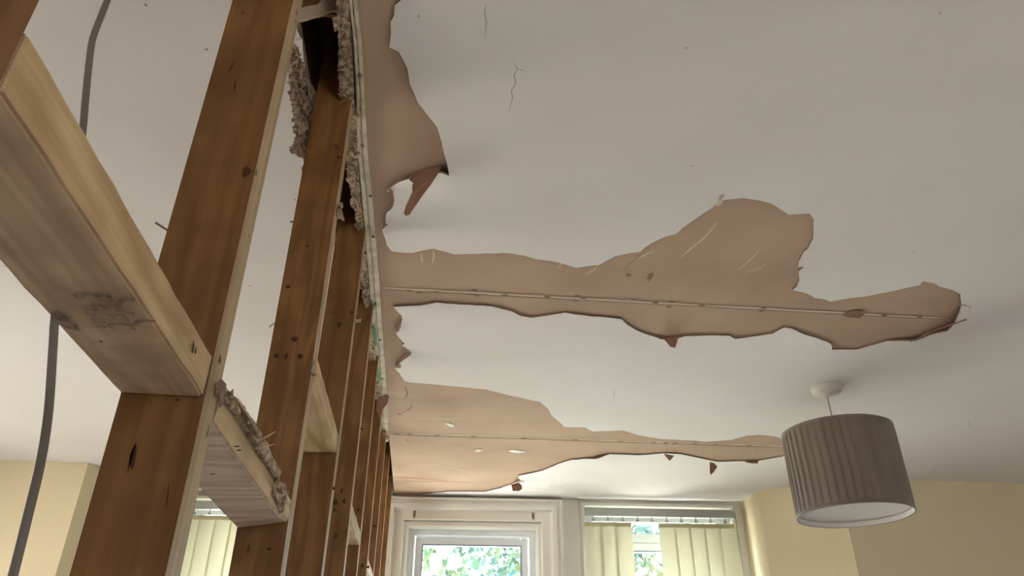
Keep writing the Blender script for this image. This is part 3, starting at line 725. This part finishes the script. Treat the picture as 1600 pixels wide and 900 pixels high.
curls(tb, [(533,0),(538,80),(541,150),(549,220),(552,280),(560,340),(568,430)], 34, 6, zz=ZC-.013)
curls(tb2, [(568,440),(577,520),(582,575),(586,620),(594,690)], 30, 5, zz=ZC-.017)
curls(n2, [(350,605),(368,628),(388,655),(410,692),(436,745),(442,790)], 14, 3, X=XF1+.012, sc=.5)

# splintered trimmer across the top of the gap
mb = MB()
top = [(468,-40),(530,-50)]
bot = [(466,32),(478,30),(490,26),(500,24),(512,18),(522,16),(530,12)]
tr_ = [at_y(x,y,.866) for x,y in bot]
up_ = [at_y(x,y,.868) for x,y in ((530,-18),(518,-10),(504,-2),(496,7),(486,9),(478,10),(466,14))]
pp = tr_+up_
mb.slab(pp, (0,1,0), .004)
trim = MB(); trim.box(SL+.001, SR-.001, .872, .879, ZC+.014, ZC+.149)
tr0 = trim.build('trimmer', M['stud'])
tag(tr0, 'brown cross timber with pale splintered face at the top of the gap', 'timber')
sp_ = mb.build('splintered_face', M['nog_pale'], tr0); sp_['label'] = 'pale splintered strip'

# ------------------------------------------------------------------ torn paper hanging from the skim
def flap(px, Y, label, tl=.0012, curl=.006, lean=.25, m=None):
    P = [at_y(x, y, Y) for x, y in px]; z1 = max(p.z for p in P); mb = MB()
    # each vertex lies on its own sight line but leans back with depth below the ceiling
    Q = []
    for (x, y), p in zip(px, P):
        h = z1-p.z; Q.append(at_y(x, y, Y-lean*h+curl*math.sin(h*60)))
    mb.slab(Q, (0,1,0), tl); o = mb.build('torn_paper_flap', m or M['flap'])
    return tag(o, label, 'torn paper', 'torn paper hanging from the ceiling')
Yf = at_z(665,264,ZC-.012).y
flap([(639,272),(652,268),(672,263),(691,259),(684,272),(672,290),(660,304),(650,320),(640,335),(634,337),(631,333),(634,322),(640,309),(644,300),(644,290),(646,286),(640,281)], Yf, 'long pointed brown paper flap hanging below the upper torn patch')
flap([(1036,528),(1060,525),(1058,534),(1055,543),(1048,542)], at_z(1048,527,ZC-.009).y, 'small brown paper flap hanging midway under the middle torn strip')
flap([(1037,709),(1053,712),(1050,717),(1046,720),(1041,714)], at_z(1045,709,ZC-.004).y, 'tiny brown flap on the lower torn strip, left of the hanging triangle')
flap([(1109,722),(1115,723),(1121,729),(1116,737),(1110,742),(1109,732)], at_z(1112,719.5,ZC-.002).y, 'small brown triangle dangling beneath the lower torn strip', lean=.1)
flap([(1163,721),(1185,719),(1184,724),(1176,724),(1168,723)], at_z(1174,719.5,ZC-.002).y, 'flat brown flap on the lower torn strip nearest the lampshade')
flap([(799,757),(810,754),(815,758),(816,764),(811,767),(801,767)], at_z(806,754,ZC-.002).y, 'square brown flap at the lower left end, above the centre window')
flap([(925,715),(935,711),(953,708),(945,712),(930,716)], at_z(938,711,ZC-.008).y, 'dark lifted lip on the lower edge of the lower torn strip', m=M['brown_mark'])
def zflap(px, dz, label, m, th=.002):
    o = chunk(None, [at_z(x,y,ZC-dz) for x,y in px], m, th, .0003, name='torn_paper_flap')
    return tag(o, label, 'torn paper', 'torn paper hanging from the ceiling')
zflap([(606,292),(614,299),(616,314),(613,325),(608,330),(611,316),(609,302)], .010, 'curled edge of skim below the pointed flap, beside the beaded strip', M['flap'])
zflap([(600,350),(606,351),(603,354),(598,358)], .010, 'tiny dark flake at the narrowest part of the torn strip', M['flap'])
zflap([(617,511),(627,504),(628,497),(626,511),(622,519),(617,518)], .009, 'upper curled flake on the jagged edge between the two torn strips', M['flap'])
zflap([(624,563),(636,551),(643,551),(637,558),(628,564),(622,568)], .009, 'longest curled flake on the jagged edge between the two torn strips', M['flap'])
zflap([(618,573),(625,568),(627,574),(622,576)], .008, 'lowest curled flake on the jagged edge between the two torn strips', M['flap'])
zflap([(1115,321),(1125,314),(1130,313),(1129,318),(1122,322)], .008, 'pale paper flake at the top of the large rounded patch', M['scratch'])
zflap([(1247,418),(1256,417),(1252,421),(1248,424)], .010, 'dark flake at the right edge of the large rounded patch', M['flap'])
zflap([(1315,492),(1330,486),(1348,486),(1350,492),(1343,497),(1326,496)], -.001, 'loose piece of joint tape near the right end of the middle strip', M['flap'], .003)
def strand(pts, dz, r, label, m):
    mb = MB(); mb.tube([at_z(x,y,ZC-d) for (x,y), d in zip(pts, dz)], r, 6, flat=.5, r1=r*.5); o = mb.build('paper_strand', m)
    return tag(o, label, 'torn paper', 'loose strands at the right tip')
strand([(1498,477),(1508,477),(1516,480),(1516,486)], (.012,.016,.02,.02), .0022, 'short dark curled strand at the top of the right tip', M['flap'])
strand([(1515,481),(1514,490),(1511,498)], (.02,.02,.018), .0012, 'pale curved strand closing the loop at the right tip', M['scratch'])
strand([(1510,499),(1495,504),(1475,511),(1450,520),(1432,530),(1422,534)], (.020,.022,.024,.024,.024,.026), .0028, 'long dark paper strand hanging under the right tip', M['flap'])
strand([(1441,523),(1448,525),(1454,523)], (.02,.02,.02), .0016, 'tiny strand under the long dark strand at the right tip', M['flap'])
def flake(px, label):
    o = chunk(None, [at_z(x,y,ZB-.003) for x,y in px], M['white_fl'], .003, .0001, name='skim_flake')
    return tag(o, label, 'plaster flake', 'white flakes left on the lower torn patch')
flake([(694,662),(700,661),(708,664),(710,667),(704,667)], 'white flake left on the lower brown patch, topmost of three')
flake([(740,705),(747,702),(754,703),(748,706)], 'small white flake on the lower brown patch, left of the longest flake')
flake([(793,704),(803,703),(815,705),(824,706),(812,708),(800,707)], 'longest white flake left on the lower brown patch')

# ------------------------------------------------------------------ grey cable on the left
cp = [(176,-25,.85),(168,0,.85),(158,25,.85),(145,60,.85),(139,100,.85),(134,150,.85),(128,215,.85),(112,330,.85),(88,480,.85),(83,540,.85),(76,640,.85),(64,720,.85),(45,800,.85),(20,900,.85),(-5,990,.85)]
P = [at_y(*q) for q in cp]
P = [P[0]+Vector((.0,0,.0))]+P[1:]
P[0] = Vector((P[1].x-.0, .85, ZC+.001))
P += [Vector((-.40,.85,1.3)), Vector((-.37,.85,.8)), Vector((-.36,.86,.3)), Vector((-.36,.86,.01))]
def smooth(P, k=5):
    out = []
    for i in range(len(P)-1):
        p0, p1, p2, p3 = P[max(i-1,0)], P[i], P[i+1], P[min(i+2,len(P)-1)]
        for j in range(k):
            t = j/k; out.append(.5*((2*p1)+(p2-p0)*t+(2*p0-5*p1+4*p2-p3)*t*t+(3*p1-p0-3*p2+p3)*t**3))
    out.append(P[-1]); return out
mb = MB(); mb.tube(smooth(P), .0052, 12, flat=.6)
tag(mb.build('electric_cable', M['cable']), 'grey electric cable hanging from the ceiling left of the studs', 'cable')

# ------------------------------------------------------------------ pendant lamp
LX, LY = 1.363, 2.284
lamp = empty('pendant_lamp', (LX, LY, ZC))
tag(lamp, 'pendant ceiling lamp with grey brown pleated drum shade', 'lamp')
m = MB(); m.lathe([(0,.0),(.050,-.0),(.052,-.006),(.051,-.016),(.046,-.022),(.020,-.025),(.010,-.030),(.006,-.034),(0,-.034)], 40); m.build('ceiling_rose', M['rose'], lamp)
m = MB(); m.tube([(-.004,0,-.03),(-.003,0,-.08),(-.001,0,-.14),(0,0,-.20)], .0032, 8); m.build('flex', M['cord'], lamp)
m = MB(); m.lathe([(0,-.195),(.012,-.195),(.018,-.21),(.020,-.26),(.016,-.275),(0,-.275)], 20); m.build('lamp_holder', M['rose'], lamp)
z1, z0 = 2.285-ZC, 2.008-ZC; R0 = .177
m = MB(); n = 528; NP = 44
def prof(a, hz):
    ph = (a/(2*math.pi)*NP) % 1; wv = .5*noise.noise(Vector((math.floor(a/(2*math.pi)*NP)*1.7, 0, 0)))
    v = (ph/.75 if ph < .75 else (1-ph)/.25)
    e = min(1, min(hz, 1-hz)/.06)
    return R0+(.0052*(1+wv)*v-.0025)*e
vs = []; H_ = 12
for i in range(H_+1):
    hz = i/H_; z = z0+(z1-z0)*hz
    for k in range(n):
        a = 2*math.pi*k/n+.012*math.sin(hz*5); r = prof(2*math.pi*k/n, hz); vs.append((r*math.cos(a), r*math.sin(a), z))
fs = [(i*n+k, i*n+(k+1)%n, (i+1)*n+(k+1)%n, (i+1)*n+k) for i in range(H_) for k in range(n)]
m.add(vs, fs, 0, True)
shade = m.build('lamp_shade', [M['shade']], lamp, recalc=False); shade['label'] = 'grey brown pleated fabric shade'
m = MB(); m.lathe([(R0-.003,z0),(R0-.003,z1)], 96, 0); m.build('lining', M['lining'], shade)
m = MB(); m.lathe([(R0+.0022,z0-.001),(R0+.0028,z0+.009),(R0-.002,z0+.010),(R0-.003,z0-.001)], 96, closed=True); m.build('rim', M['shade'], shade)
m = MB(); m.lathe([(R0+.0018,z1-.008),(R0+.0018,z1+.001),(R0-.003,z1+.001),(R0-.003,z1-.008)], 96, closed=True); m.build('rim', M['shade'], shade)
m = MB(); m.lathe([(0,z0+.020),(R0-.012,z0+.020),(R0-.0045,z0+.016),(R0-.0045,z0+.024),(0,z0+.024)], 96); m.build('diffuser', M['lining'], lamp)

# ------------------------------------------------------------------ windows (local frame of the window wall)
def wroot(name):
    e = empty(name, FO, FA); return struct(e)
def frame_rect(mb, x0, x1, z0, z1, w, y0, y1, mi=0):
    mb.box(x0, x0+w, y0, y1, z0, z1, mi); mb.box(x1-w, x1, y0, y1, z0, z1, mi)
    mb.box(x0+w, x1-w, y0, y1, z1-w, z1, mi); mb.box(x0+w, x1-w, y0, y1, z0, z0+w, mi)
def rect_ring(mb, x0, x1, z1, z0, prof, mi=0):
    # moulding following left, top and right of an opening: prof = [(outset, depth)] , mitred
    n = len(prof)
    cols = []
    for (ox, oz) in ((-1, 0), (-1, 1), (1, 1), (1, 0)):
        col = []
        for o, d in prof:
            col.append(((x0-o) if ox < 0 else (x1+o), d, (z1+o) if oz else z0))
        cols.append(col)
    vs = [p for c in cols for p in c]; fs = []
    for j in range(3):
        for i in range(n-1): fs.append((j*n+i, j*n+i+1, (j+1)*n+i+1, (j+1)*n+i))
    mb.add(vs, fs, mi)
w1 = wroot('window_1')
mb = MB()
rect_ring(mb, .075, .785, 2.325, .4, [(0,.06),(0,-.022),(.004,-.026),(.006,-.026),(.045,-.026),(.050,-.030),(.056,-.050),(.070,-.054),(.080,-.054),(.084,-.046),(.092,-.046),(.096,-.062),(.108,-.062),(.112,-.03),(.112,0)])
mb.build('architrave', M['gloss'], w1)
mb = MB(); rect_ring(mb, .100, .757, 2.288, .4, [(0,.10),(0,-.004),(.012,-.012),(.030,-.012),(.034,0),(.034,.05)]); mb.build('inner_lining', M['gloss'], w1)
mb = MB(); frame_rect(mb, .098, .759, .8, 2.290, .035, .03, .09)
rect_ring(mb, .134, .722, 2.254, .83, [(0,.055),(0,.028),(.006,.022),(.012,.028),(.012,.05)])
mb.build('frame', M['upvc'], w1)
sash = MB(); frame_rect(sash, .136, .720, .84, 2.252, .038, .045, .085); s_ = sash.build('sash', M['upvc'], w1, bevel=.003)
g_ = MB(); frame_rect(g_, .171, .685, .875, 2.217, .006, .042, .046); g_.build('gasket', M['gasket'], s_)
for x in (.225, .60):
    g_ = MB(); g_.box(x-.012, x+.012, .040, .0465, 2.232, 2.238); g_.build('vent_cap', M['upvc'], s_)
g_ = MB(); g_.box(.174, .682, .062, .066, .878, 2.214); g_.build('pane', M['glass'], w1)

def side_window(name, x0, x1, zt):
    w = wroot(name)
    mb = MB(); rect_ring(mb, x0, x1, zt, .4, [(0,.10),(0,-.010),(.006,-.018),(.020,-.018),(.026,-.008),(.034,0)])
    mb.build('architrave', M['gloss'], w)
    mb = MB(); frame_rect(mb, x0+.002, x1-.002, .76, zt-.001, .05, .10, .16); mb.box(x0+.05, x1-.05, .085, .16, zt-.16, zt-.115)
    mb.build('frame', M['upvc'], w)
    sa = MB(); frame_rect(sa, x0+.052, x1-.052, .81, zt-.161, .042, .09, .15); s_ = sa.build('sash', M['upvc'], w, bevel=.003)
    g_ = MB(); frame_rect(g_, x0+.093, x1-.093, .85, zt-.202, .006, .086, .092); g_.build('gasket', M['gasket'], s_)
    g_ = MB(); g_.box(x0+.094, x1-.094, .118, .122, .852, zt-.203); g_.build('pane', M['glass'], w)
    g_ = MB(); g_.box(x0+.052, x1-.052, .118, .122, zt-.114, zt-.052); g_.build('pane', M['glass'], w)
    return w
side_window('window_2', 1.02, 1.80, ZT); side_window('window_3', -1.03, -.17, ZT)

def blind(x0, x1, slats, label, pitch=.0775, wd=.089, ang=.12):
    r = empty('vertical_blind', FO, FA); tag(r, label, 'blind', 'vertical blinds in the bay windows')
    mb = MB()
    mb.box(x0, x1, -.075, -.042, 2.350, 2.390); mb.box(x0-.003, x1+.003, -.078, -.040, 2.384, 2.391)
    mb.build('headrail', M['rail'], r, bevel=.002)
    e = MB(); e.box(x1-.001, x1+.010, -.076, -.041, 2.346, 2.386); e.build('end_cap', M['rail'], r, bevel=.003)
    i = 0; x = x0+.04
    while x < x1-.01:
        h = MB(); h.box(x-.003, x+.003, -.062, -.055, 2.334, 2.350); h.box(x-.009, x+.009, -.061, -.056, 2.326, 2.336)
        hg = h.build('hanger', M['rail'], r)
        if slats(x):
            m = MB(); n = 8; c, s = math.cos(ang), math.sin(ang); vs = []
            for z in (.86, 2.318, 2.322):
                for k in range(n+1):
                    u = -wd/2+wd*k/n; v = .004*(1-(2*k/n-1)**2)
                    vs.append((x+u*c+v*s, -.0585-u*s+v*c-.0, z))
            q = len(vs); vs += [(a, b_+.0006, z) for a, b_, z in vs]; fs = []
            for j in range(2):
                for k in range(n):
                    f = (j*(n+1)+k, j*(n+1)+k+1, (j+1)*(n+1)+k+1, (j+1)*(n+1)+k); fs.append(f); fs.append(tuple(q+t for t in reversed(f)))
            m.add(vs, fs, 0, True)
            sl = m.build('slat', M['slat'], r, recalc=False)
            m = MB(); m.add([(x-wd/2*c, -.0592+wd/2*s-.0005, 2.300), (x+wd/2*c, -.0592-wd/2*s-.0005, 2.300), (x+wd/2*c, -.0592-wd/2*s-.0005, 2.321), (x-wd/2*c, -.0592+wd/2*s-.0005, 2.321)], [(0,1,2,3)])
            m.slab([(x-wd/2*c, -.0592+wd/2*s, 2.300), (x+wd/2*c, -.0592-wd/2*s, 2.300), (x+wd/2*c, -.0592-wd/2*s, 2.321), (x-wd/2*c, -.0592+wd/2*s, 2.321)], (0,-1,0), .0008)
            m.build('hem', M['hem'], sl)
        x += pitch; i += 1
    return r
blind(1.012, 1.795, lambda x: not (1.25 < x < 1.405), 'cream vertical blind with an open gap, right of the centre window', ang=.10)
blind(-1.02, -.20, lambda x: True, 'bright cream vertical blind seen between the two nearest studs', ang=-.10)
for px, lab in (((647,799), 'small rusty hook above the centre window, at its left'), ((831,801), 'small rusty hook above the centre window, at its right')):
    lx = .125 if px[0] < 700 else .742
    hk = MB(); pts = [(0,0,0),(0,-.014,-.001),(0,-.020,-.008),(0,-.016,-.017),(0,-.008,-.016)]
    hk.tube(pts, .0028, 8); hk.box(-.006,.006,-.003,.001,-.008,.020)
    p = fwd(lx, -.0265)
    tag(hk.build('curtain_hook', M['hook'], loc=(p[0], p[1], 2.350), rz=FA), lab, 'hook', 'curtain hooks over the centre window')

# ------------------------------------------------------------------ outdoors
b = MB(); b.box(-40, 40, -40, 40, -.5, -.35); struct(b.build('ground', M['lawn']))
def tree(x, y, h, r, label, seed, nl=9000):
    rnd = random.Random(seed); t = empty('garden_tree', (x, y, -.35)); tag(t, label, 'tree', 'trees outside the windows')
    m = MB(); m.tube([(0,0,0),(.05,.02,h*.3),(-.03,.05,h*.6),(0,0,h*.9)], .16, 10, r1=.04)
    for k in range(7):
        a = k*.9; z = h*(.3+.07*k); m.tube([(0,0,z),(math.cos(a)*r*.5, math.sin(a)*r*.5, z+.5),(math.cos(a)*r*.8, math.sin(a)*r*.8, z+1.1)], .05, 6, r1=.015)
    m.build('trunk', M['bark'], t)
    m = MB()
    for i in range(nl):
        while True:
            p = Vector((rnd.uniform(-1,1), rnd.uniform(-1,1), rnd.uniform(-1,1)))
            if p.length < 1: break
        p = p.normalized()*(.45+.55*p.length)
        q = Vector((p.x*r, p.y*r, h*.62+p.z*h*.42))
        if noise.noise(q*1.1+Vector((seed,0,0))) < -.12: continue
        a = Vector((rnd.gauss(0,1), rnd.gauss(0,1), rnd.gauss(0,1))).normalized(); b_ = a.orthogonal().normalized(); s = rnd.uniform(.06,.14)
        m.add([q-a*s, q-b_*s*.45, q+a*s, q+b_*s*.45], [(0,1,2,3)])
    f = m.build('foliage', M['leaf'], t, recalc=False)
    return t
tree(-.5, 11.5, 6.5, 2.4, 'pale green leafy tree seen through the centre window', 3)
tree(4.4, 10.5, 6.0, 2.2, 'leafy tree seen through the gap in the right blind', 8)
